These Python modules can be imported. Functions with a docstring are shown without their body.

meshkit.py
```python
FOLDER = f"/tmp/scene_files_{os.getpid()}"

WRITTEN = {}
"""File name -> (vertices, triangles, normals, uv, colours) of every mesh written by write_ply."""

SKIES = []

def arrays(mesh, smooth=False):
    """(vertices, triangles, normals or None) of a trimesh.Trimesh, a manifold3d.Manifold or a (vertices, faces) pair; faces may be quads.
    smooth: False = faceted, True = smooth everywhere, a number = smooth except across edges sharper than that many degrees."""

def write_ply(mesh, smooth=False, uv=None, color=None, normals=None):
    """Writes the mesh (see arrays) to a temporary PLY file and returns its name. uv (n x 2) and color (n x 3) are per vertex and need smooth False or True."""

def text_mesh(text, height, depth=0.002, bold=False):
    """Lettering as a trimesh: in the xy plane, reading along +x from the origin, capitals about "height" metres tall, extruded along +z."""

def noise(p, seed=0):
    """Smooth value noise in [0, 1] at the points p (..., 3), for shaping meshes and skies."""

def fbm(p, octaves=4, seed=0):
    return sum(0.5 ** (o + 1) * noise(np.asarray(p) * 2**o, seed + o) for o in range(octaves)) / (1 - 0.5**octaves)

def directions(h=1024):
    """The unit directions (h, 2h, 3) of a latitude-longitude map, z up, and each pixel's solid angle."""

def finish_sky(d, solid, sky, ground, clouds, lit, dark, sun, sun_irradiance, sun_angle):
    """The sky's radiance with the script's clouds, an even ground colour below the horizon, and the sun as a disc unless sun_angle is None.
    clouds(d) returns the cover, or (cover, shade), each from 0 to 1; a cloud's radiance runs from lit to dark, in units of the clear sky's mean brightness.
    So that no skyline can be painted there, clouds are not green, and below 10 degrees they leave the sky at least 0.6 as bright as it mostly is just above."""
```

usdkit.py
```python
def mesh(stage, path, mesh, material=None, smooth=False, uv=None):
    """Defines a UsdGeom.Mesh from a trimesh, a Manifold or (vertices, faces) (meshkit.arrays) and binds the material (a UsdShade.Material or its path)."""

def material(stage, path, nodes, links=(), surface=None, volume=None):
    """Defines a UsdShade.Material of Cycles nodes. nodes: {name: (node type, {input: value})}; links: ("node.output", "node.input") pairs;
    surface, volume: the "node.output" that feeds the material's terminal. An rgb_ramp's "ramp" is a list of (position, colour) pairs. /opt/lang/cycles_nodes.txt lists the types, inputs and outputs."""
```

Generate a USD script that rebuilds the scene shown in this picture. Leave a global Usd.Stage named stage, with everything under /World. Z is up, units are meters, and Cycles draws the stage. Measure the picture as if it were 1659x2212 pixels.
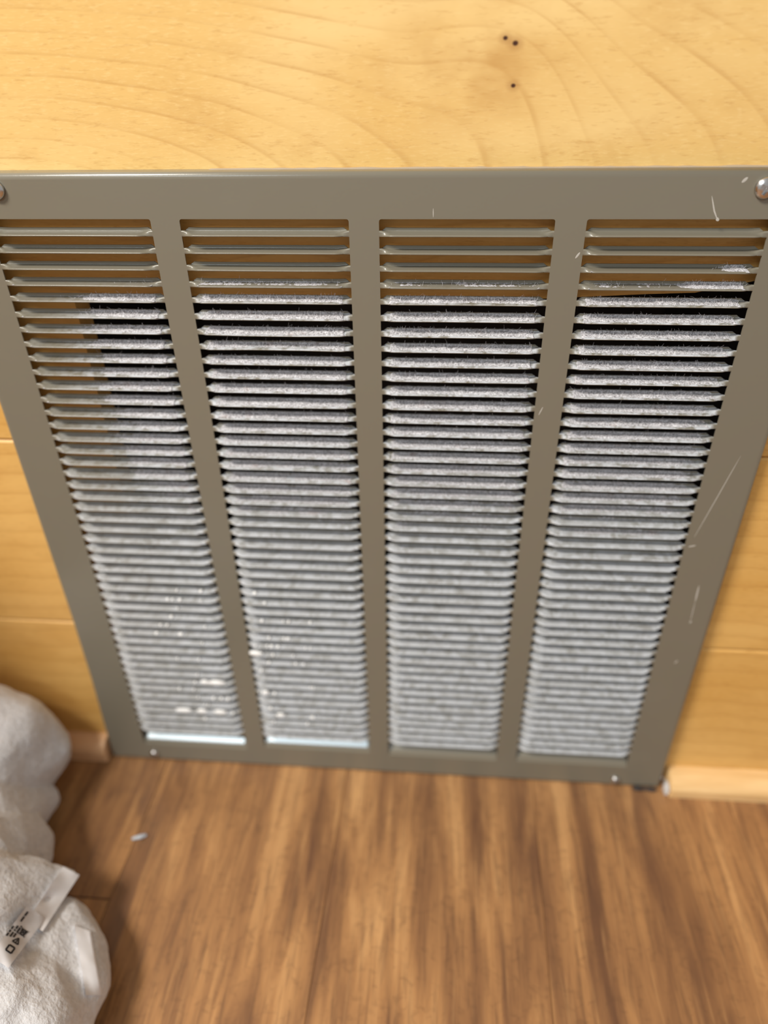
import math, random
import numpy as np
import trimesh, manifold3d as m3
from shapely.geometry import Polygon, box as sbox
import usdkit, meshkit
from pxr import Usd, UsdGeom, UsdLux, UsdShade, Gf, Sdf, Vt

random.seed(7)
rng = np.random.default_rng(7)
stage = Usd.Stage.CreateInMemory()
UsdGeom.SetStageUpAxis(stage, UsdGeom.Tokens.z)
UsdGeom.SetStageMetersPerUnit(stage, 1.0)
UsdGeom.Xform.Define(stage, '/World')
UsdGeom.Scope.Define(stage, '/World/Looks')

# ------------------------------------------------------------------ camera, light, exposure
cam = UsdGeom.Camera.Define(stage, '/World/camera')
ROWS = [(0.99686418, 0.07766744, -0.0151515), (-0.03002303, 0.54837513, 0.83569332), (0.07321487, -0.83261785, 0.54898734)]
CP = (0.03031701, -0.28114241, 0.37877231)
mt = Gf.Matrix4d(*[x for r in ROWS for x in (*r, 0.0)], *CP, 1.0)
cam.AddTransformOp().Set(mt)
cam.CreateHorizontalApertureAttr(36.0)
cam.CreateVerticalApertureAttr(48.0)
cam.CreateFocalLengthAttr(36.0 * 1550 / 1659)
cam.CreateClippingRangeAttr(Gf.Vec2f(0.02, 50))
cam.CreateFStopAttr(5.6)
cam.CreateFocusDistanceAttr(0.273)
cam.CreateExposureAttr(0.2)

dome = UsdLux.DomeLight.Define(stage, '/World/room_ambient')
dome.CreateIntensityAttr(0.12)
dome.CreateColorAttr(Gf.Vec3f(1.0, 0.98, 0.95))


def rect_light(name, pos, target, w, h, power, color):
    li = UsdLux.RectLight.Define(stage, '/World/' + name)
    li.CreateWidthAttr(w); li.CreateHeightAttr(h); li.CreateIntensityAttr(power); li.CreateColorAttr(Gf.Vec3f(*color))
    p, t = np.array(pos, float), np.array(target, float)
    z = p - t; z /= np.linalg.norm(z)
    x = np.cross([0, 0, 1.0], z); x /= np.linalg.norm(x)
    y = np.cross(z, x)
    li.AddTransformOp().Set(Gf.Matrix4d(*x, 0, *y, 0, *z, 0, *pos, 1))
    return li


rect_light('daylight_window', (-0.60, -1.7, 1.37), (-0.1, 0, 0.1), 0.8, 0.4, 8.5, (0.82, 0.93, 1.0))
rect_light('ceiling_lamp', (-0.70, -0.70, 1.40), (0.0, 0.0, 0.15), 0.36, 0.3, 74.0, (1.0, 0.95, 0.87))

# ------------------------------------------------------------------ helpers
U = 0.076                       # grille column pitch in metres
YF = 4.25                       # floor, in column pitches below the first slot


def W(X, Y, o=0.0):
    """grille coordinates (columns, columns down, metres out from the face) to world"""
    return np.stack(np.broadcast_arrays((np.asarray(X, float) - 2.0) * U, -np.asarray(o, float), (YF - np.asarray(Y, float)) * U), -1)


CAMC = np.array(CP); CR = np.array([ROWS[0], [-a for a in ROWS[1]], [-a for a in ROWS[2]]])


def at(px, py, z):
    """point of height z seen at pixel (px, py) - used to survey where things stand"""
    d = np.array([(px - 829.5) / 1550, (py - 1106) / 1550, 1.0]) @ CR
    return CAMC + d * (z - CAMC[2]) / d[2]


names = {}


def numbered(parent, name):
    k = names.get((parent, name), 0)
    names[(parent, name)] = k + 1
    return name if k == 0 else f'{name}_{k:03d}'


def path_of(parent):
    return '/World' if parent is None else str(parent.GetPath())


def obj(name, mesh, mat, parent=None, smooth=False):
    pp = path_of(parent)
    return usdkit.mesh(stage, f'{pp}/{numbered(pp, name)}', mesh, mat, smooth).GetPrim()


def empty(name, parent=None):
    pp = path_of(parent)
    return UsdGeom.Xform.Define(stage, f'{pp}/{numbered(pp, name)}').GetPrim()


def tag(p, label=None, cat=None, group=None, kind=None):
    for k, v in (('label', label), ('category', cat), ('group', group), ('kind', kind)):
        if v:
            p.SetCustomDataByKey(k, v)
    return p


def join(ms):
    return trimesh.util.concatenate([m if isinstance(m, trimesh.Trimesh) else trimesh.Trimesh(*m, process=False) for m in ms])


def quads(nu, nv, wrap_u=False, wrap_v=False):
    iu = np.arange(nu if wrap_u else nu - 1); iv = np.arange(nv if wrap_v else nv - 1)
    a, b = np.meshgrid(iu, iv, indexing='ij')
    a2, b2 = (a + 1) % nu, (b + 1) % nv
    q = np.stack([a * nv + b, a2 * nv + b, a2 * nv + b2, a * nv + b2], -1).reshape(-1, 4)
    return np.vstack([q[:, [0, 1, 2]], q[:, [0, 2, 3]]])


def as_trimesh(m):
    a = m.to_mesh()
    return trimesh.Trimesh(a.vert_properties[:, :3], a.tri_verts, process=False)


def bevel_box(lo, hi, b):
    """box with chamfered edges"""
    lo, hi = np.array(lo, float), np.array(hi, float)
    pts = []
    for k in range(3):
        for s in np.ndindex(2, 2, 2):
            c = np.where(np.array(s) == 0, lo + b, hi - b)
            c[k] = lo[k] if s[k] == 0 else hi[k]
            pts.append(c)
    return trimesh.convex.convex_hull(np.array(pts))


class Graph:
    def __init__(self):
        self.n, self.l = {}, []

    def add(self, kind, **inp):
        name = f'n{len(self.n)}'
        vals = {}
        for k, v in inp.items():
            if isinstance(v, str) and v.startswith('@'):
                self.l.append((v[1:], f'{name}.{k}'))
            else:
                vals[k] = v
        self.n[name] = (kind, vals)
        return name

    def m(self, op, a, b=0.0, c=0.0, clamp=False):
        d = dict(math_type=op, use_clamp=clamp)
        for k, v in (('value1', a), ('value2', b), ('value3', c)):
            d[k] = v
        return '@' + self.add('math', **d) + '.value'

    def mix(self, f, a, b, blend='mix'):
        return '@' + self.add('mix', mix_type=blend, fac=f, color1=a, color2=b) + '.color'

    def ramp(self, f, stops):
        return '@' + self.add('rgb_ramp', fac=f, ramp=stops) + '.color'

    def rng(self, v, a, b, c=0.0, d=1.0, kind='smoothstep'):
        return '@' + self.add('map_range', range_type=kind, value=v, from_min=a, from_max=b, to_min=c, to_max=d, clamp=True) + '.result'

    def pos(self):
        g = self.add('geometry')
        s = self.add('separate_xyz', vector=f'@{g}.position')
        return f'@{g}.position', f'@{s}.x', f'@{s}.y', f'@{s}.z'

    def scaled(self, vec, scale, loc=(0, 0, 0)):
        return '@' + self.add('mapping', vector=vec, scale=scale, location=loc) + '.vector'

    def noise(self, vec, scale=1.0, detail=3.0, rough=0.5, dist=0.0):
        return '@' + self.add('noise_texture', vector=vec, scale=scale, detail=detail, roughness=rough, distortion=dist) + '.fac'

    def bump(self, h, strength, distance):
        return '@' + self.add('bump', height=h, strength=strength, distance=distance) + '.normal'

    def build(self, name, **bsdf):
        b = self.add('principled_bsdf', **bsdf)
        return usdkit.material(stage, f'/World/Looks/{name}', self.n, self.l, surface=f'{b}.BSDF')


def plain(name, color, rough=0.5, **kw):
    return Graph().build(name, base_color=color, roughness=rough, **kw)


def lin(r, g, b):
    f = lambda c: (c / 255 / 12.92) if c < 10 else ((c / 255 + 0.055) / 1.055) ** 2.4
    return (f(r), f(g), f(b))


# ------------------------------------------------------------------ materials
def wood_panel(name, figured, base, dark, light):
    g = Graph()
    P, x, y, z = g.pos()
    oi = g.add('object_info')
    blotch = g.noise(g.scaled(P, (9, 9, 22)), 1, 3, 0.5, 0.6)
    c = g.mix(g.rng(blotch, 0.3, 0.72), base, light)
    cloud = g.noise(g.scaled(P, (34, 34, 60), (4, 4, 4)), 1, 4, 0.6, 0.4)
    c = g.mix(g.m('multiply', g.rng(cloud, 0.48, 0.75), 0.22), c, dark)
    # fine short horizontal flecks of the veneer
    fleck = g.noise(g.scaled(P, (260, 260, 1300)), 1, 2, 0.6)
    c = g.mix(g.m('multiply', g.rng(fleck, 0.48, 0.74), 0.60), c, light)
    fleck2 = g.noise(g.scaled(P, (200, 200, 1100), (3, 1, 7)), 1, 2, 0.6)
    c = g.mix(g.m('multiply', g.rng(fleck2, 0.54, 0.78), 0.34), c, dark)
    wob = g.m('subtract', g.noise(g.scaled(P, (14, 14, 14)), 1, 2), 0.5)
    if figured:
        dz = g.m('subtract', z, 0.330)
        dx = g.m('divide', g.m('add', x, 0.135), 3.3)
        s = g.m('sqrt', g.m('add', g.m('multiply', dz, dz), g.m('multiply', dx, dx)))
        s = g.m('add', s, g.m('multiply', wob, 0.0035))
        for kx, kz, amp, sig in ((0.049, 0.378, -0.009, 0.020),):
            ex, ez = g.m('subtract', x, kx), g.m('subtract', z, kz)
            r2 = g.m('add', g.m('multiply', ex, ex), g.m('multiply', ez, ez))
            s = g.m('add', s, g.m('multiply', g.m('exponent', g.m('multiply', r2, -0.5 / sig ** 2)), amp))
        ring = g.m('fraction', g.m('divide', s, 0.0066))
        amt = g.m('multiply', g.rng(g.noise(g.scaled(P, (30, 30, 45), (5, 0, 2)), 1, 2), 0.34, 0.66, 0.10, 0.40), 1.0)
    else:
        s = g.m('add', z, g.m('multiply', wob, 0.02))
        s = g.m('add', s, g.m('multiply', '@' + oi + '.random', 0.7))
        ring = g.m('fraction', g.m('divide', s, 0.011))
        amt = 0.30
    line = g.m('multiply', g.rng(ring, 0.0, 0.07), g.m('add', g.m('multiply', g.rng(ring, 0.20, 0.07), 0.7), g.m('multiply', g.rng(ring, 0.6, 0.1), 0.3)))
    c = g.mix(g.m('multiply', line, amt), c, dark)
    if figured:
        stain = g.rng(g.noise(g.scaled(P, (40, 40, 60), (1, 1, 1)), 1, 3), 0.35, 0.7)
        ex, ez = g.m('divide', g.m('subtract', x, 0.038), 1.5), g.m('subtract', z, 0.371)
        r2 = g.m('add', g.m('multiply', ex, ex), g.m('multiply', ez, ez))
        halo = g.m('multiply', g.m('exponent', g.m('multiply', r2, -0.5 / 0.011 ** 2)), stain)
        c = g.mix(g.m('multiply', halo, 0.8), c, dark)
        for kx, kz, rad in ((0.0484, 0.3789, 0.0010), (0.0518, 0.3774, 0.0012), (0.0521, 0.3652, 0.0010)):
            ex, ez = g.m('divide', g.m('subtract', x, kx), 1.25), g.m('subtract', z, kz)
            r = g.m('sqrt', g.m('add', g.m('multiply', ex, ex), g.m('multiply', ez, ez)))
            c = g.mix(g.m('multiply', g.rng(r, rad * 2.6, rad * 0.8), 0.35), c, (0.33, 0.13, 0.03))
            c = g.mix(g.rng(r, rad * 0.9, rad * 0.35), c, (0.06, 0.02, 0.01))
    nb = g.bump(fleck, 0.05, 0.0004)
    return g.build(name, base_color=c, roughness=0.42, specular_ior_level=0.35, normal=nb)


MAT_PANEL = wood_panel('figured_veneer', True, (0.75, 0.485, 0.165), (0.50, 0.255, 0.065), (0.83, 0.59, 0.25))
MAT_BOARD = wood_panel('plain_veneer', False, (0.66, 0.37, 0.10), (0.44, 0.20, 0.04), (0.74, 0.45, 0.145))


def floor_wood():
    g = Graph()
    P, x, y, z = g.pos()
    oi = g.add('object_info')
    off = '@' + g.add('combine_xyz', x=g.m('multiply', '@' + oi + '.random', 3.0), y=g.m('multiply', '@' + oi + '.random', 7.0), z=0.0) + '.vector'
    Q = '@' + g.add('vector_math', math_type='add', vector1=P, vector2=off) + '.vector'
    broad = g.noise(g.scaled(Q, (55, 7, 1)), 1, 4, 0.55, 0.5)
    fine = g.noise(g.scaled(Q, (420, 26, 1)), 1, 3, 0.6, 0.4)
    c = g.ramp(broad, [(0.28, (0.145, 0.068, 0.034)), (0.42, (0.250, 0.122, 0.052)), (0.55, (0.375, 0.190, 0.076)), (0.68, (0.52, 0.285, 0.118))])
    c = g.mix(g.m('multiply', g.rng(fine, 0.46, 0.72), 0.50), c, (0.10, 0.050, 0.028))
    pale = g.noise(g.scaled(Q, (300, 15, 1), (2, 5, 0)), 1, 2, 0.6)
    c = g.mix(g.m('multiply', g.rng(pale, 0.55, 0.8), 0.45), c, (0.52, 0.29, 0.12))
    # cross figure of the printed oak
    cross = g.noise(g.scaled(Q, (160, 190, 1), (7, 2, 0)), 1, 2, 0.5, 1.2)
    c = g.mix(g.m('multiply', g.rng(cross, 0.5, 0.75), 0.26), c, (0.10, 0.05, 0.025))
    dark = g.noise(g.scaled(Q, (38, 6, 1), (1, 9, 0)), 1, 3, 0.5, 1.0)
    c = g.mix(g.m('multiply', g.rng(dark, 0.58, 0.76), 0.62), c, (0.10, 0.046, 0.028))
    nb = g.bump(fine, 0.12, 0.0006)
    return g.build('oak_vinyl', base_color=c, roughness=0.42, specular_ior_level=0.4, normal=nb)


MAT_FLOOR = floor_wood()

PAINT = (0.185, 0.168, 0.128)


def paint(name):
    g = Graph()
    P, x, y, z = g.pos()
    peel = g.noise(g.scaled(P, (900, 900, 900)), 1, 2)
    wear = g.noise(g.scaled(P, (22, 22, 22)), 1, 3)
    c = g.mix(g.m('multiply', g.rng(wear, 0.55, 0.8), 0.12), PAINT, (0.25, 0.24, 0.20))
    return g.build(name, base_color=c, roughness=0.25, specular_ior_level=0.5, normal=g.bump(peel, 0.05, 0.0003))


MAT_PAINT = paint('taupe_enamel')


def dusty_paint():
    """enamel with a thin film of grey dust where the air is drawn in"""
    g = Graph()
    P, x, y, z = g.pos()
    n = g.noise(g.scaled(P, (260, 260, 260)), 1, 4, 0.65)
    n2 = g.noise(g.scaled(P, (40, 40, 40)), 1, 2)
    zone = g.rng(z, 0.302, 0.285)
    side = g.rng(g.m('add', x, g.m('multiply', n2, 0.05)), -0.125, -0.070)
    low = g.rng(z, 0.27, 0.16)
    gn = g.add('geometry')
    nz = '@' + g.add('separate_xyz', vector=f'@{gn}.true_normal') + '.z'
    zone = g.m('multiply', zone, g.rng(nz, 0.05, 0.5))
    film = g.m('multiply', zone, g.m('maximum', side, g.m('multiply', low, 0.85)))
    film = g.m('multiply', film, g.m('maximum', g.rng(n, 0.30, 0.62), g.m('multiply', low, g.rng(g.noise(g.scaled(P, (130, 60, 160), (2, 3, 1)), 1, 3, 0.6), 0.34, 0.66, 0.42, 0.95))))
    c = g.mix(g.m('multiply', film, 0.8), PAINT, (0.57, 0.59, 0.63))
    rough = g.m('add', 0.30, g.m('multiply', film, 0.45))
    return g.build('dusty_enamel', base_color=c, roughness=rough, normal=g.bump(n, 0.25, 0.0004))


MAT_SILL = plain('clean_enamel', (0.20, 0.185, 0.145), 0.2)
MAT_BLADE = dusty_paint()


def lint_mat():
    g = Graph()
    P, x, y, z = g.pos()
    n = g.noise(g.scaled(P, (1400, 1400, 1400)), 1, 3, 0.7)
    c = g.ramp(n, [(0.28, (0.14, 0.125, 0.13)), (0.46, (0.43, 0.415, 0.43)), (0.7, (0.82, 0.81, 0.84))])
    t = g.noise(g.scaled(P, (160, 160, 160)), 1, 2)
    c = g.mix(g.m('multiply', g.rng(t, 0.6, 0.78), 0.35), c, (0.34, 0.22, 0.18))
    return g.build('lint', base_color=c, roughness=0.95, specular_ior_level=0.1, normal=g.bump(n, 0.8, 0.0006))


MAT_LINT = lint_mat()
MAT_FIBRE = plain('lint_fibre', (0.80, 0.79, 0.83), 0.9)
MAT_CHROME = plain('screw_steel', (0.62, 0.61, 0.60), 0.24, metallic=1.0)
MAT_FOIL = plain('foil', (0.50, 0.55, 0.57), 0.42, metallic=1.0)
MAT_FLAKE = plain('white_flake', (0.86, 0.86, 0.85), 0.5)
MAT_SCRATCH = plain('bare_scratch', (0.46, 0.44, 0.40), 0.5)
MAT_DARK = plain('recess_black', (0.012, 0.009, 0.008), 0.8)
MAT_CAULK = plain('caulk', (0.36, 0.28, 0.19), 0.6)
MAT_CAULKW = plain('white_caulk', (0.62, 0.60, 0.58), 0.6)
MAT_GRIME = plain('grime', (0.035, 0.028, 0.026), 0.8)
MAT_CHIP = plain('chip', (0.46, 0.50, 0.55), 0.35)
MAT_TAG = plain('satin_tag', (0.70, 0.70, 0.73), 0.4)
MAT_INK = plain('tag_ink', (0.02, 0.02, 0.025), 0.6)


def shoe_mat(name, a, b):
    g = Graph()
    P, x, y, z = g.pos()
    n = g.noise(g.scaled(P, (25, 300, 300)), 1, 3, 0.6)
    c = g.mix(g.rng(n, 0.3, 0.7), a, b)
    return g.build(name, base_color=c, roughness=0.4)


MAT_SHOE_R = shoe_mat('pale_shoe', (0.70, 0.44, 0.19), (0.80, 0.54, 0.26))
MAT_SHOE_L = shoe_mat('ruddy_shoe', (0.74, 0.43, 0.22), (0.82, 0.50, 0.27))


def terry():
    g = Graph()
    P, x, y, z = g.pos()
    n = g.noise(g.scaled(P, (420, 420, 420)), 1, 3, 0.65)
    b = g.noise(g.scaled(P, (30, 30, 30)), 1, 3)
    c = g.mix(g.rng(n, 0.3, 0.7), (0.64, 0.645, 0.67), (0.76, 0.77, 0.80))
    c = g.mix(g.m('multiply', g.rng(b, 0.5, 0.75), 0.25), c, (0.60, 0.58, 0.58))
    return g.build('terry_cloth', base_color=c, roughness=0.95, specular_ior_level=0.1, sheen_weight=0.25, normal=g.bump(n, 0.6, 0.0012))


MAT_TERRY = terry()
MAT_HEM = Graph().build('hem_band', base_color=(0.80, 0.80, 0.83), roughness=0.8, specular_ior_level=0.2)

# ------------------------------------------------------------------ the wall: tongue-and-groove boards with the return-air opening cut in
YW = 0.0075                                     # wall face, metres behind the grille face
wall = tag(empty('wall_back'), 'honey varnished horizontal wood panelling that carries the grille', 'wall', kind='structure')
seams = [0.0, 0.1080, 0.2228, 0.3372, 0.4500, 0.5630, 0.6760, 0.7890, 0.9020, 1.0150, 1.1280]
cut = m3.CrossSection([[(-0.1236, 0.0215), (0.1600, 0.0215), (0.1600, 0.3020), (0.128, 0.2950), (0.110, 0.2943), (0.070, 0.2922), (0.010, 0.2917), (-0.036, 0.2916), (-0.1236, 0.2928)]])
cutter = m3.Manifold.extrude(cut, 0.08).rotate((90, 0, 0)).translate((0, 0.06, 0))
for k in range(len(seams) - 1):
    z0, z1 = seams[k], seams[k + 1]
    b = bevel_box((-1.15, YW, z0 + (0.0002 if k else 0)), (1.15, YW + 0.012, z1 - 0.0002), 0.0010)
    mm = m3.Manifold(m3.Mesh(np.asarray(b.vertices, np.float32), np.asarray(b.faces, np.uint32)))
    if k in (0, 1, 2):
        mm = mm - cutter
    obj('board', mm, MAT_PANEL if k == 3 else MAT_BOARD, wall, smooth=False)

# the dark return-air recess behind the opening: an open-fronted box of five panels
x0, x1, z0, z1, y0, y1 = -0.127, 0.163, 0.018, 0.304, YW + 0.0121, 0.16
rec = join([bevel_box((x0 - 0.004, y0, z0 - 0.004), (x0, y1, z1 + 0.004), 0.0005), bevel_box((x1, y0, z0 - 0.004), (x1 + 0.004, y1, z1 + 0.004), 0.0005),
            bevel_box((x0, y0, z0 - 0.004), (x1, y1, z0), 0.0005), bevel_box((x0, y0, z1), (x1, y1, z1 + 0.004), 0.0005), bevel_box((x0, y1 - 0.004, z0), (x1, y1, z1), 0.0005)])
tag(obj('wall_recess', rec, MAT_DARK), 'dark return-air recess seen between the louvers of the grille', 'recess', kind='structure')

# unseen low partition, added to keep the lamp off the lower left
b = bevel_box((-0.335, -0.40, 0.0), (-0.318, YW, 0.40), 0.0015)
tag(obj('wall_left', b, MAT_BOARD), 'unseen low wood partition added left of the towel to shade the lower left', 'wall', kind='structure')

# ------------------------------------------------------------------ floor: vinyl planks running to the wall
floor = tag(empty('floor'), 'brown oak-look plank flooring', 'floor', kind='structure')
tilt = -math.radians(1.2)
pw = 0.114
for i in range(-10, 10):
    xa = 0.0935 + i * pw
    end = {-3: -0.088, -2: -0.62, -1: -0.75, 0: -0.55, 1: -0.85}.get(i, -0.4 - 0.4 * ((i * 7) % 5) / 5)
    for ya, yb in ((end + 0.0003, 0.0), (-1.75, end - 0.0003)):
        if xa < -1.16 or xa + pw > 1.16:
            continue
        m = bevel_box((xa + 0.00008, ya, -0.004), (xa + pw - 0.00008, yb + (YW - 0.0003 if yb == 0 else 0), 0.0), 0.0002)
        v = np.array(m.vertices)
        v[:, 0] += (v[:, 1]) * -math.tan(tilt)
        obj('plank', (v, m.faces), MAT_FLOOR, floor)


# ------------------------------------------------------------------ shoe mouldings
def shoe(xa, xb, h, d, n=8):
    prof = [(YW, 0.0002), (YW - d, 0.0002), (YW - d, h * 0.45)]
    for a in np.linspace(0, math.pi / 2, n):
        prof.append((YW - d * 0.0 - d * (1 - 0.0) * math.cos(a) * 1.0, h * 0.45 + h * 0.55 * math.sin(a)))
    prof = np.array(prof)
    rings = []
    for x, s in ((xa, 0.90), (xa + 0.0012, 1.0), (xb - 0.0012, 1.0), (xb, 0.90)):
        c = np.array([YW, 0.0002])
        p = c + (prof - c) * s
        rings.append(np.column_stack([np.full(len(p), x), p]))
    v = np.concatenate(rings); n_ = len(prof)
    f = quads(4, n_, wrap_v=True)
    cap = [[0, k + 1, k] for k in range(1, n_ - 1)] + [[3 * n_, 3 * n_ + k, 3 * n_ + k + 1] for k in range(1, n_ - 1)]
    m = trimesh.Trimesh(v, np.vstack([f, cap]), process=False)
    m.fix_normals()
    return m


tag(obj('baseboard_right', shoe(0.1725, 1.15, 0.0125, 0.0134), MAT_SHOE_R, smooth=40), 'pale wood shoe moulding to the right of the grille', 'baseboard', kind='structure')
tag(obj('baseboard_left', shoe(-1.15, -0.1722, 0.0145, 0.0112), MAT_SHOE_L, smooth=40), 'reddish wood shoe moulding to the left of the grille behind the towel', 'baseboard', kind='structure')

# ------------------------------------------------------------------ the return-air grille
grille = tag(empty('return_air_grille'), 'taupe enamelled steel louvered return-air grille screwed to the wood wall', 'air vent')
BAR = 0.1492
ROWN = 47
r_ = np.arange(ROWN + 1)
YS = -0.00566 + 0.08453 * r_ - 8.307e-5 * r_ ** 2 + 4.2426e-7 * r_ ** 3 + 0.004473 * (r_ // 6)
YB = np.array([4.046, 4.007, 4.020, 4.010])       # bottom edges of the four windows
TH = 0.0006

# face plate with four windows
win = [sbox((c + BAR / 2), -YB[c], (c + 1 - BAR / 2), -YS[0]) for c in range(4)]
RB = 0.0022 / U
outline = [(-0.2004, -0.2180), (4.2236, -0.2180), (4.2236, 4.243), (-0.243, 4.243), (-0.232, 3.85), (-0.210, 3.3), (-0.2004, 2.7), (-0.2004, 1.2)]


def inset(poly, d):
    p = np.array(poly, float); n = len(p); out = []
    for i in range(n):
        a, b, c = p[i - 1], p[i], p[(i + 1) % n]
        e1, e2 = (b - a) / np.linalg.norm(b - a), (c - b) / np.linalg.norm(c - b)
        n1, n2 = np.array([-e1[1], e1[0]]), np.array([-e2[1], e2[0]])
        m = n1 + n2
        out.append(b + m * d / max(1e-6, (m @ n1)))
    return np.array(out)


inner = inset(outline, RB)
plate_poly = Polygon([(a, -b) for a, b in inner])
for w in win:
    plate_poly = plate_poly.difference(w.buffer(-0.012).buffer(0.012, quad_segs=4))
pl = trimesh.creation.extrude_polygon(plate_poly, 1.0, engine='earcut')
pv = np.array(pl.vertices)
plate = trimesh.Trimesh(W(pv[:, 0], -pv[:, 1], (pv[:, 2] - 1.0) * TH), pl.faces, process=False)
rings = []
for a in np.linspace(0, math.pi / 2, 7):
    q = inset(outline, RB * (1 - math.sin(a)))
    rings.append(W(q[:, 0], q[:, 1], -0.0022 * (1 - math.cos(a))))
q = np.array(outline)
rings.append(W(q[:, 0], q[:, 1], -YW + 0.0001))
bend = trimesh.Trimesh(np.concatenate(rings), quads(len(rings), len(outline), wrap_v=True), process=False)
plate.fix_normals()
face_dir = np.array([0, 1.0, 0])
if (bend.face_normals * (bend.triangles_center - np.array([0, 0.05, 0.17]))).sum() < 0:
    bend.invert()
obj('face_frame', join([plate, bend]), MAT_PAINT, grille, smooth=35)

# louvers: rear flange, shelf and lip of one punched strip, running out into the bars at both ends
PROF = np.array([(0.365, -0.176), (0.26, -0.184), (0.06, -0.202), (-0.04, -0.211), (-0.19, -0.224), (-0.36, -0.240), (-0.405, -0.258), (-0.432, -0.305), (-0.440, -0.430)])
ENDP = np.array([(0.0, -0.01), (0.0, -0.10), (0.0, -0.26), (0.0, -0.36), (-0.13, -0.335), (-0.30, -0.305), (-0.345, -0.315), (-0.375, -0.355), (-0.388, -0.46)])
INSET = np.array([0, 0, 0, 0, 0.0003, 0.0007, 0.0011, 0.0014, 0.0024])


def ease(t):
    t = np.clip(t, 0, 1)
    return t * t * (3 - 2 * t)


def louver(c, r, sag=0.0):
    p = YS[r + 1] - YS[r]
    xl, xr = (c + BAR / 2 - 2) * U, (c + 1 - BAR / 2 - 2) * U
    L = xr - xl
    s = np.array([0, 0.0004, 0.0009, 0.0015, 0.0022, 0.003, 0.004, 0.0055, 0.012, L / 3])
    s = np.concatenate([s, (L - s)[::-1]])
    w = ease(np.minimum(s, L - s) / 0.0052)[:, None]
    tw = (s / L)[:, None]
    top_o = (1 - w) * ENDP[None, :, 0] + w * PROF[None, :, 0]
    top_y = (1 - w) * ENDP[None, :, 1] + w * PROF[None, :, 1]
    th = TH / (p * U)
    shelf = np.array([1, 1, 1, 1, 1, 1, 0.75, 0.3, 0.0])
    off_o = -(1 - w) * th - w * th * (1 - shelf)[None] * 1.0
    off_y = w * th * shelf[None]
    # rounded lip: one extra vertex ahead of the front edge
    lip_o = top_o[:, :1] + 0.55 * off_o[:, :1] + w * th * 0.35
    lip_y = top_y[:, :1] + 0.55 * off_y[:, :1] + (1 - w) * 0.01
    o = np.concatenate([top_o[:, ::-1], lip_o, top_o + off_o], 1)
    y = np.concatenate([top_y[:, ::-1], lip_y, top_y + off_y], 1)
    y = y + sag * np.sin(np.pi * tw) ** 2
    ins = np.concatenate([INSET[::-1], [0], INSET])[None]
    sc = 1 - 2 * ins / L
    x = xl + L / 2 + (s[:, None] - L / 2) * sc
    n, k = o.shape
    P = np.stack([x, -o * p * U, (YF - (YS[r + 1] + y * p)) * U], -1).reshape(-1, 3)
    f = quads(n, k, wrap_v=True)
    capi = lambda b: [[b + i, b + i + 1, b + k - 2 - i] for i in range(0, (k - 2) // 2)] + [[b + i + 1, b + k - 3 - i, b + k - 2 - i] for i in range(0, (k - 3) // 2)]
    f = np.vstack([f, capi(0), capi((n - 1) * k)])
    m = trimesh.Trimesh(P, f, process=False)
    if m.volume < 0:
        m.invert()
    return m


bent = {(2, 42): 0.16, (1, 6): 0.05, (1, 7): -0.05}
for c in range(4):
    for r in range(ROWN):
        obj('louver', louver(c, r, bent.get((c, r), rng.normal(0, 0.008))), MAT_BLADE, grille, smooth=32)

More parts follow.
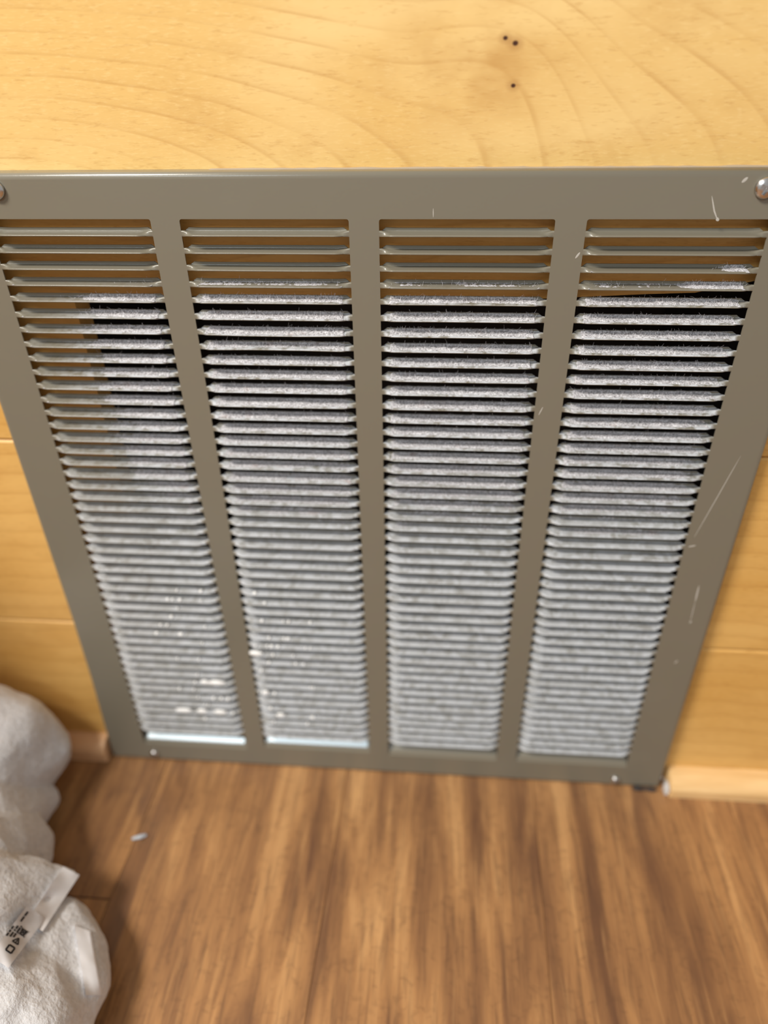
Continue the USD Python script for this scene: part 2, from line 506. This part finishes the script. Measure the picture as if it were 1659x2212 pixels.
# the bottom sill of each window: a short upright and a back-sloping tail
for c in range(4):
    xa, xb = c + BAR / 2, c + 1 - BAR / 2
    pts = [(0.0, 0.004), (-0.0004, -0.004), (-0.0007, -0.022), (-0.0010, -0.036), (-0.0014, -0.044), (-0.0040, -0.078), (-0.0043, -0.084)]
    pts = [(a, YB[c] + b) for a, b in pts]
    top = np.concatenate([W(x, np.array([q[1] for q in pts]), np.array([q[0] for q in pts])) for x in np.linspace(xa, xb, 5)])
    bot = top + np.array([0, 0.0005, -0.0004])
    nn = len(pts)
    v = np.concatenate([top.reshape(5, nn, 3), bot.reshape(5, nn, 3)[:, ::-1]], 1).reshape(-1, 3)
    m = trimesh.Trimesh(v, quads(5, 2 * nn, wrap_v=True), process=False)
    if m.volume < 0:
        m.invert()
    obj('window_sill', m, MAT_SILL, grille, smooth=30)


# added metal strips standing in for the daylight highlight on the left-hand sills
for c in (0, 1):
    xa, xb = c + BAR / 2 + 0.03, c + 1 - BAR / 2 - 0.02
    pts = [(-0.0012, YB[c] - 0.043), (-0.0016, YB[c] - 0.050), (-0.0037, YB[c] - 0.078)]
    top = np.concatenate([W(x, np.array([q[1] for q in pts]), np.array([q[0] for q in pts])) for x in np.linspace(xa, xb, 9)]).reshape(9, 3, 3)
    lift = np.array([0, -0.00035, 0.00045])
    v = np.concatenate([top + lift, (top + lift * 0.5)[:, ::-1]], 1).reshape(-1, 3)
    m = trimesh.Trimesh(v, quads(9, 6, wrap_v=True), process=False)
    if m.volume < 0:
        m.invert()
    tag(obj('foil_tape', m, MAT_FOIL, grille), 'added bright metal strip standing in for the daylight highlight on the sill')

# white lumps standing in for specular glints on the lower left-hand louvers
fl = []
frng = np.random.default_rng(21)


def flake(x, r, sx, sz=0.0007):
    p = YS[r + 1] - YS[r]
    o = 0.20 * p * U
    zz = (YF - (YS[r + 1] - 0.19 * p)) * U
    k = trimesh.creation.icosphere(1)
    vv = np.array(k.vertices) * (0.8 + 0.4 * frng.random((len(k.vertices), 1))) * np.array([sx, 0.0011, sz]) + np.array([x, -o, zz + sz * 0.5])
    fl.append(trimesh.Trimesh(vv, k.faces, process=False))


for k in range(64):
    c = frng.random()
    x = frng.uniform(-0.120, -0.084) if c < 0.5 else frng.uniform(-0.069, -0.030)
    flake(x, int(frng.integers(28, 45)), frng.uniform(0.0005, 0.0011), 0.0008)
for x, r, sx in ((-0.1150, 43, 0.0048), (-0.1040, 43, 0.0028), (-0.0930, 43, 0.0036), (-0.0985, 39, 0.0022), (-0.0920, 39, 0.0048), (-0.0660, 35, 0.0034), (-0.0570, 43, 0.0022), (-0.0640, 40, 0.0018)):
    flake(x, r, sx * 1.15, 0.0016)
tag(obj('pale_flakes', join(fl), MAT_FLAKE, grille, smooth=True), 'small white lumps added as glints on the lower louvers', kind='stuff')


# pan-head screws with a cross recess
def screw_head(rad=0.0035, hgt=0.0024):
    pr = [(0.0001, 0), (rad, 0), (rad, hgt * 0.35)] + [(rad * math.cos(a) ** 0.8, hgt * (0.35 + 0.65 * math.sin(a))) for a in np.linspace(0.15, 1.45, 7)] + [(0.0001, hgt)]
    m = m3.Manifold.revolve(m3.CrossSection([pr]), 32)
    cross = m3.Manifold.cube((rad * 1.2, rad * 0.34, 0.0036), True) + m3.Manifold.cube((rad * 0.34, rad * 1.2, 0.0036), True) + m3.Manifold.cylinder(0.0040, rad * 0.12, rad * 0.46, 8, True)
    return m - cross.rotate((0, 0, 25)).translate((0, 0, hgt))


for (sx, sz, rot) in ((-0.1394, 0.3340, 10), (0.1412, 0.3338, 40), (-0.1418, 0.0070, 0), (0.1418, 0.0066, 30)):
    m = screw_head(0.0036 if sz > 0.1 else 0.0026).rotate((0, 0, rot)).rotate((90, 0, 0)).translate((sx, 0.0002, sz))
    tag(obj('screw', m, MAT_CHROME, grille, smooth=30), 'bright steel pan-head screw')


# paint scratches: thin raised burrs on the face
def streak(pts, wid, lift=0.00006):
    pts = np.array(pts, float)
    n = 9
    t = np.linspace(0, 1, n)
    px = np.interp(t, np.linspace(0, 1, len(pts)), pts[:, 0]); pz = np.interp(t, np.linspace(0, 1, len(pts)), pts[:, 1])
    d = np.stack([np.gradient(px), np.gradient(pz)], 1); d /= np.linalg.norm(d, axis=1, keepdims=True)
    nrm = np.stack([-d[:, 1], d[:, 0]], 1)
    ww = wid * (0.25 + 0.75 * np.sin(np.pi * t) ** 0.7)
    rows = []
    for k, s in enumerate((-1, 0, 1)):
        rows.append(np.stack([px + nrm[:, 0] * ww * s, np.full(n, -lift if s == 0 else 0.00002), pz + nrm[:, 1] * ww * s], 1))
    return trimesh.Trimesh(np.stack(rows, 1).reshape(-1, 3), quads(n, 3), process=False)


for pts, wd in (([(0.1238, 0.3312), (0.1258, 0.3262), (0.1276, 0.3232)], 0.00035), ([(0.1272, 0.3240), (0.1280, 0.3228)], 0.0006), ([(0.0792, 0.3096), (0.0806, 0.3118)], 0.0005),
                ([(0.0257, 0.3272), (0.0258, 0.3240)], 0.0002), ([(0.0722, 0.2450), (0.0736, 0.2488)], 0.0003), ([(0.1578, 0.1563), (0.1582, 0.1461)], 0.0005),
                ([(0.1582, 0.1461), (0.1586, 0.1335)], 0.00022), ([(0.1584, 0.1322), (0.1592, 0.1335)], 0.0006), ([(0.1595, 0.2277), (0.1545, 0.2060), (0.1495, 0.1847)], 0.00022),
                ([(0.1480, 0.1790), (0.1512, 0.1800)], 0.0005), ([(0.1568, 0.1040), (0.1580, 0.1062)], 0.0005), ([(0.1330, 0.3355), (0.1346, 0.3372)], 0.0007)):
    tag(obj('scratch', streak(pts, wd), MAT_SCRATCH, grille, smooth=True), 'pale scratch in the taupe paint')


# lint caught on the louvers
def dust(x, z):
    col = np.clip((x / U + 2), 0, 3.999)
    c = np.floor(col); f = (col - c - BAR / 2) / (1 - BAR)
    top = ease((0.3015 - 0.004 * (c == 0) * (1 - f) + 0.010 * (c == 3) * ease((f - 0.55) / 0.4) - z) / 0.007)
    left = np.where(c == 0, ease((f - 0.28) / 0.5), 1.0)
    rightend = np.where(c == 3, 1 - 0.55 * ease((f - 0.72) / 0.25) * ease((0.285 - z) / 0.03), 1.0)
    fade = 1 - 1.0 * ease((0.268 - z) / 0.12)
    return top * left * rightend * fade


NX, arc = 170, np.linspace(0.02, 0.985, 10)
Pa = np.concatenate([[0], np.cumsum(np.linalg.norm(np.diff(PROF, axis=0), axis=1))]); Pa /= Pa[-1]
po, py = np.interp(arc, Pa, PROF[:, 0]), np.interp(arc, Pa, PROF[:, 1])
tn = np.stack([np.gradient(po), np.gradient(py)], 1); tn /= np.linalg.norm(tn, axis=1, keepdims=True)
no, ny = tn[:, 1], -tn[:, 0]
flip = np.where(no + -ny < 0, -1, 1); no, ny = no * flip, ny * flip        # outward: towards the room and up (-Y)
lv, lf, base, fib = [], [], 0, []
for c in range(4):
    xl, xr = (c + BAR / 2 - 2) * U + 0.0035, (c + 1 - BAR / 2 - 2) * U - 0.0035
    xs = np.linspace(xl, xr, NX)
    for r in range(2, ROWN - 1):
        p = YS[r + 1] - YS[r]
        Xg = np.repeat(xs[:, None], len(arc), 1)
        z = (YF - (YS[r + 1] + py * p)) * U
        pts = np.stack([Xg, np.broadcast_to(-po * p * U, Xg.shape), np.broadcast_to(z, Xg.shape)], -1)
        D = dust(Xg, pts[..., 2])
        if D.max() < 0.08:
            continue
        nz = meshkit.fbm(pts * np.array([900, 700, 700]), 3, seed=3)
        nb = meshkit.noise(pts * np.array([130, 200, 120]), seed=11)
        prof_w = np.interp(arc, [0, 0.12, 0.35, 0.7, 0.85, 1], [0.0, 0.25, 1.0, 1.0, 1.0, 0.8])[None]
        t = (D * prof_w * (0.35 + 0.9 * nb) * (0.15 + 1.5 * nz) - 0.22) * 0.00085
        t = np.maximum(t, -0.00012)
        edge = np.ones(NX); edge[[0, -1]] = 0
        t = np.where(edge[:, None] > 0, t, -0.00012)
        t[:, [0, -1]] = np.minimum(t[:, [0, -1]], 0.00005)
        pts = pts + t[..., None] * np.stack([np.zeros(len(arc)), -no, -ny], -1)[None]
        lv.append(pts.reshape(-1, 3)); lf.append(quads(NX, len(arc)) + base); base += NX * len(arc)
        nf = int(420 if r < 20 else 120)
        for k in range(nf):
            i, j = rng.integers(1, NX - 1), rng.integers(3, 10)
            if rng.random() < D[i, j] * 0.95:
                fib.append((pts[i, j], np.array([0, -no[j], -ny[j]])))
lint_m = trimesh.Trimesh(np.concatenate(lv), np.concatenate(lf), process=False)
k0 = lint_m.faces[0]
if lint_m.face_normals[:2000, 2].mean() < 0:
    lint_m.invert()
tag(obj('lint', lint_m, MAT_LINT, grille, smooth=True), 'grey fluffy lint matted on the louvers', kind='stuff')

cv, cn = [], []
for b, n in fib:
    d = n * rng.uniform(0.3, 1.0) + rng.normal(0, 0.55, 3)
    d /= np.linalg.norm(d)
    L = rng.uniform(0.0005, 0.0017)
    bend_ = rng.normal(0, 0.5, 3)
    for t in (0, 0.35, 0.7, 1.0):
        cv.append(b + d * L * t + bend_ * L * t * t * 0.6)
    cn.append(4)
cu = UsdGeom.BasisCurves.Define(stage, str(grille.GetPath()) + '/lint_fibre')
cu.CreateTypeAttr('cubic'); cu.CreateBasisAttr('catmullRom'); cu.CreateWrapAttr('pinned')
cu.CreatePointsAttr(Vt.Vec3fArray.FromNumpy(np.array(cv, np.float32)))
cu.CreateCurveVertexCountsAttr(Vt.IntArray.FromNumpy(np.array(cn, np.int32)))
cu.CreateWidthsAttr(Vt.FloatArray.FromNumpy(np.full(len(cv), 0.00006, np.float32))); cu.SetWidthsInterpolation('vertex')
UsdShade.MaterialBindingAPI.Apply(cu.GetPrim()).Bind(MAT_FIBRE)
tag(cu.GetPrim(), 'loose grey fibres standing off the lint', kind='stuff')


# ------------------------------------------------------------------ caulk and grime round the grille
def blob_strip(xa, xb, z, y, rad, seed, n=90):
    xs = np.linspace(xa, xb, n); a = np.linspace(0, 2 * np.pi, 9)[:-1]
    rr = rad * (0.75 + 0.4 * meshkit.noise(np.stack([xs * 260, xs * 0 + seed, xs * 0], 1), seed))
    rr[[0, -1]] = 1e-5
    P = np.stack([np.repeat(xs[:, None], 8, 1), y + rr[:, None] * np.cos(a)[None] * 0.9, z + rr[:, None] * np.sin(a)[None]], -1)
    m = trimesh.Trimesh(P.reshape(-1, 3), quads(n, 8, wrap_v=True), process=False)
    m.fix_normals()
    return m


tag(obj('caulk_bead', blob_strip(-0.06, 0.168, 0.3392, YW - 0.0003, 0.0009, 5), MAT_CAULK, smooth=True), 'thin beige caulk bead along the top edge of the grille', 'caulk')


def lump(pos, size, seed, sub=3, amp=0.5):
    s = trimesh.creation.icosphere(sub)
    v = np.array(s.vertices)
    v = v * (1 - amp / 2 + amp * meshkit.noise(v * 2.2 + seed * 3.7, seed))[:, None] * np.array(size) + np.array(pos)
    return trimesh.Trimesh(v, s.faces, process=False)


tag(obj('caulk_dab', join([lump((0.1713, -0.0026, 0.0048), (0.0014, 0.0032, 0.0050), 4)]), MAT_CAULKW, smooth=True), 'dab of whitish caulk at the end of the pale shoe moulding', 'caulk')
tag(obj('grime_clump', join([lump((0.1555, -0.0016, 0.0012), (0.0028, 0.0016, 0.0013), 2), lump((0.1635, -0.0016, 0.0010), (0.0032, 0.0014, 0.0011), 6), lump((0.1600, -0.0013, 0.0007), (0.004, 0.0012, 0.0008), 3)]), MAT_GRIME, smooth=True),
    'dark clump of grime at the lower right corner of the grille', 'dirt')

# the little chip on the floor
cp = at(300, 1808, 0.001)
h = m3.Manifold.batch_hull([m3.Manifold.sphere(r, 16).translate(t) for r, t in ((0.0011, (-0.0028, -0.001, 0.0011)), (0.0014, (0.001, 0.0002, 0.0014)), (0.0009, (0.0032, 0.0014, 0.0010)))])
v = as_trimesh(h)
vv = np.array(v.vertices); vv[:, 2] *= 0.8
tag(obj('debris_chip', (vv + np.array([cp[0], cp[1], 0.0]), v.faces), MAT_CHIP, smooth=40), 'small grey plastic chip lying on the floor in front of the grille', 'debris')

# ------------------------------------------------------------------ the white towel heaped at the left
def hull(*sp):
    """hull of balls; each ball is (pixel x, pixel y, height, radius)"""
    return m3.Manifold.batch_hull([m3.Manifold.sphere(r, 24).translate(tuple(at(px, py, z))) for px, py, z, r in sp])


def cloth(lobes, step=0.0026, amp=0.0024, seed=1, it=18):
    m = m3.Manifold.batch_boolean(lobes, m3.OpType.Add).refine_to_length(step)
    t = as_trimesh(m)
    t.merge_vertices()
    trimesh.smoothing.filter_taubin(t, iterations=it)
    n = np.array(t.vertex_normals); v = np.array(t.vertices)
    fold = meshkit.fbm(v * 42, 3, seed) - 0.5
    pile = meshkit.noise(v * 420, seed + 3) - 0.5
    v = v + n * (fold * amp * 2.2 + pile * 0.0006)[:, None]
    v[:, 2] = np.maximum(v[:, 2], 0.0003)
    v[:, 1] = np.minimum(v[:, 1], YW - 0.0105)
    return trimesh.Trimesh(v, t.faces, process=False)


towel = tag(empty('towel'), 'crumpled white terry towel heaped on the floor at the left of the grille', 'towel')
lobes = [
    # upper dome against the wall
    hull((-70, 1552, 0.066, 0.022), (15, 1586, 0.052, 0.024), (92, 1618, 0.034, 0.016), (40, 1660, 0.03, 0.02), (-90, 1700, 0.05, 0.03)),
    hull((60, 1625, 0.034, 0.016), (100, 1625, 0.026, 0.014), (75, 1665, 0.022, 0.013), (30, 1680, 0.03, 0.015)),
    # second fold
    hull((-60, 1745, 0.05, 0.02), (40, 1730, 0.030, 0.013), (88, 1728, 0.018, 0.010), (60, 1765, 0.02, 0.010), (-40, 1800, 0.045, 0.018)),
    # third fold
    hull((-80, 1840, 0.055, 0.02), (30, 1800, 0.032, 0.013), (70, 1822, 0.022, 0.010), (66, 1860, 0.022, 0.010), (-30, 1880, 0.045, 0.018)),
    # the flap that ends in the hemmed corner
    hull((-60, 1890, 0.062, 0.012), (60, 1872, 0.044, 0.006), (146, 1892, 0.034, 0.0030), (95, 1975, 0.040, 0.0035), (40, 2010, 0.046, 0.006), (-60, 2000, 0.060, 0.012)),
    # lower bundle
    hull((120, 2030, 0.020, 0.018), (150, 2072, 0.018, 0.017), (158, 2125, 0.017, 0.016), (132, 2180, 0.016, 0.016), (60, 2120, 0.026, 0.022), (0, 2080, 0.035, 0.022)),
    hull((126, 2160, 0.017, 0.016), (118, 2230, 0.016, 0.016), (40, 2230, 0.03, 0.024), (-60, 2160, 0.04, 0.026), (60, 2130, 0.030, 0.018)),
    hull((-80, 2060, 0.045, 0.025), (20, 2050, 0.036, 0.014), (-20, 2200, 0.038, 0.024), (-120, 2200, 0.04, 0.03)),
    hull((-120, 1700, 0.04, 0.03), (-150, 2100, 0.04, 0.03), (-110, 1850, 0.045, 0.03), (-100, 2000, 0.04, 0.03)),
]
body = cloth(lobes)
obj('terry_body', body, MAT_TERRY, towel, smooth=True)


body_v = np.array(body.vertices)
rel = (body_v - CAMC) @ CR.T
body_px = np.stack([829.5 + 1550 * rel[:, 0] / rel[:, 2], 1106 + 1550 * rel[:, 1] / rel[:, 2]], 1)


facing = (np.array(body.vertex_normals) * (CAMC - body_v)).sum(1) > 0


def drape(px, py, rad=11.0):
    """points of the towel's upper surface under surveyed pixels"""
    out = np.zeros(px.shape + (3,))
    for i in np.ndindex(px.shape):
        d2 = ((body_px - (px[i], py[i])) ** 2).sum(1)
        near = (d2 < rad * rad) & facing
        dep = np.percentile(rel[near, 2], 22) if near.any() else rel[np.argmin(d2 + 1e9 * ~facing), 2]
        out[i] = CAMC + np.array([(px[i] - 829.5) / 1550, (py[i] - 1106) / 1550, 1.0]) @ CR * dep
    for _ in range(3):
        k = out.copy()
        k[1:-1] = (out[:-2] + 2 * out[1:-1] + out[2:]) / 4
        k[:, 1:-1] = (k[:, :-2] + 2 * k[:, 1:-1] + k[:, 2:]) / 4
        out = k
    return out


def sheet(c00, c10, c01, c11, nu, nv, lift, thick):
    """woven strip lying on the towel between four surveyed corners"""
    u, v = np.meshgrid(np.linspace(0, 1, nu), np.linspace(0, 1, nv), indexing='ij')
    q = (np.array(c00) * (1 - u)[..., None] + np.array(c10) * u[..., None]) * (1 - v)[..., None] + (np.array(c01) * (1 - u)[..., None] + np.array(c11) * u[..., None]) * v[..., None]
    S = drape(q[..., 0], q[..., 1])
    to = CAMC - S; to /= np.linalg.norm(to, axis=-1, keepdims=True)
    top, bot = S + to * lift, S + to * (lift - thick)
    m = trimesh.Trimesh(np.concatenate([top, bot[:, ::-1]], 1).reshape(-1, 3), quads(nu, 2 * nv, wrap_v=True), process=False)
    if (m.face_normals[:nv] @ to[0, 0]).mean() < 0:
        m.invert()
    return m, top


hem, _ = sheet((172, 1890), (92, 2012), (136, 1872), (58, 1990), 22, 7, 0.0012, 0.0020)
tag(obj('hem', hem, MAT_HEM, towel, smooth=50), 'smooth woven white hem band at the pointed towel corner')
hem2, _ = sheet((196, 2012), (222, 2150), (160, 1998), (186, 2150), 22, 7, 0.0005, 0.0012)
tag(obj('hem', hem2, MAT_HEM, towel, smooth=50), 'smooth woven hem band folded over the lower towel bundle')

# care tag: satin strip with washing symbols, laid on the flap
NA, NB = 24, 9
cm, tag_top = sheet((58, 1957), (-22, 2064), (98, 1984), (18, 2091), NA, NB, 0.0022, 0.0005)
care = tag(obj('care_tag', cm, MAT_TAG, towel, smooth=50), 'white satin care tag with black washing symbols')


def tagpt(a, b, c):
    """a: along the tag 0..1, b: across it 0..1, c: height above it"""
    a, b, c = np.broadcast_arrays(np.asarray(a, float), np.asarray(b, float), np.asarray(c, float))
    fa, fb = np.clip(a, 0, 1) * (NA - 1), np.clip(b, 0, 1) * (NB - 1)
    i, j = np.minimum(fa.astype(int), NA - 2), np.minimum(fb.astype(int), NB - 2)
    u, v = (fa - i)[..., None], (fb - j)[..., None]
    p = (tag_top[i, j] * (1 - u) + tag_top[i + 1, j] * u) * (1 - v) + (tag_top[i, j + 1] * (1 - u) + tag_top[i + 1, j + 1] * u) * v
    to = CAMC - p; to /= np.linalg.norm(to, axis=-1, keepdims=True)
    return p + to * c[..., None]


TAG_L, TAG_W = 133.6, 48.3


def seg(p, q, w=3.2):
    """printed stroke from p to q; tag coordinates in surveyed pixels along and across"""
    p, q = np.array(p, float), np.array(q, float); d = (q - p) / np.linalg.norm(q - p); n = np.array([-d[1], d[0]]) * w / 2
    m = trimesh.creation.box((1, 1, 1)).subdivide(); v = np.array(m.vertices) + 0.5
    ab = p + v[:, :1] * (q - p) + (v[:, 1:2] - 0.5) * 2 * n
    return trimesh.Trimesh(tagpt(ab[:, 0] / TAG_L, ab[:, 1] / TAG_W, 0.00012 + 0.00012 * v[:, 2]), m.faces, process=False)


pr = []
# two lines of fine print, too small to read, as rows of short strokes
for b, runs in ((9.5, ((9, 20), (22, 35))), (10.5, ((46, 54), (56, 60), (63, 75))), (3.0, ((52, 60), (62, 68), (70, 78))), (17.0, ((42, 45), (47, 60), (62, 72)))):
    for a0, a1 in runs:
        pr.append(seg((a0, b), (a1, b), 4.2))
# crossed-out wash tub, triangle, square
pr += [seg((46, 22), (46, 34)), seg((46, 34), (58, 32)), seg((58, 32), (58, 24)), seg((58, 24), (46, 22)), seg((44, 20), (60, 36), 2.4), seg((44, 36), (60, 20), 2.4), seg((50, 22), (50, 34), 2.4)]
pr += [seg((80, 20), (80, 35)), seg((80, 35), (67, 28)), seg((67, 28), (80, 20)), seg((72, 28), (79, 28), 2.4)]
sq = [(90, 20), (90, 34), (104, 34), (104, 20)]
pr += [seg(sq[i], sq[(i + 1) % 4], 4.0) for i in range(4)]
tag(obj('tag_print', join(pr), MAT_INK, care), 'black printed washing symbols')
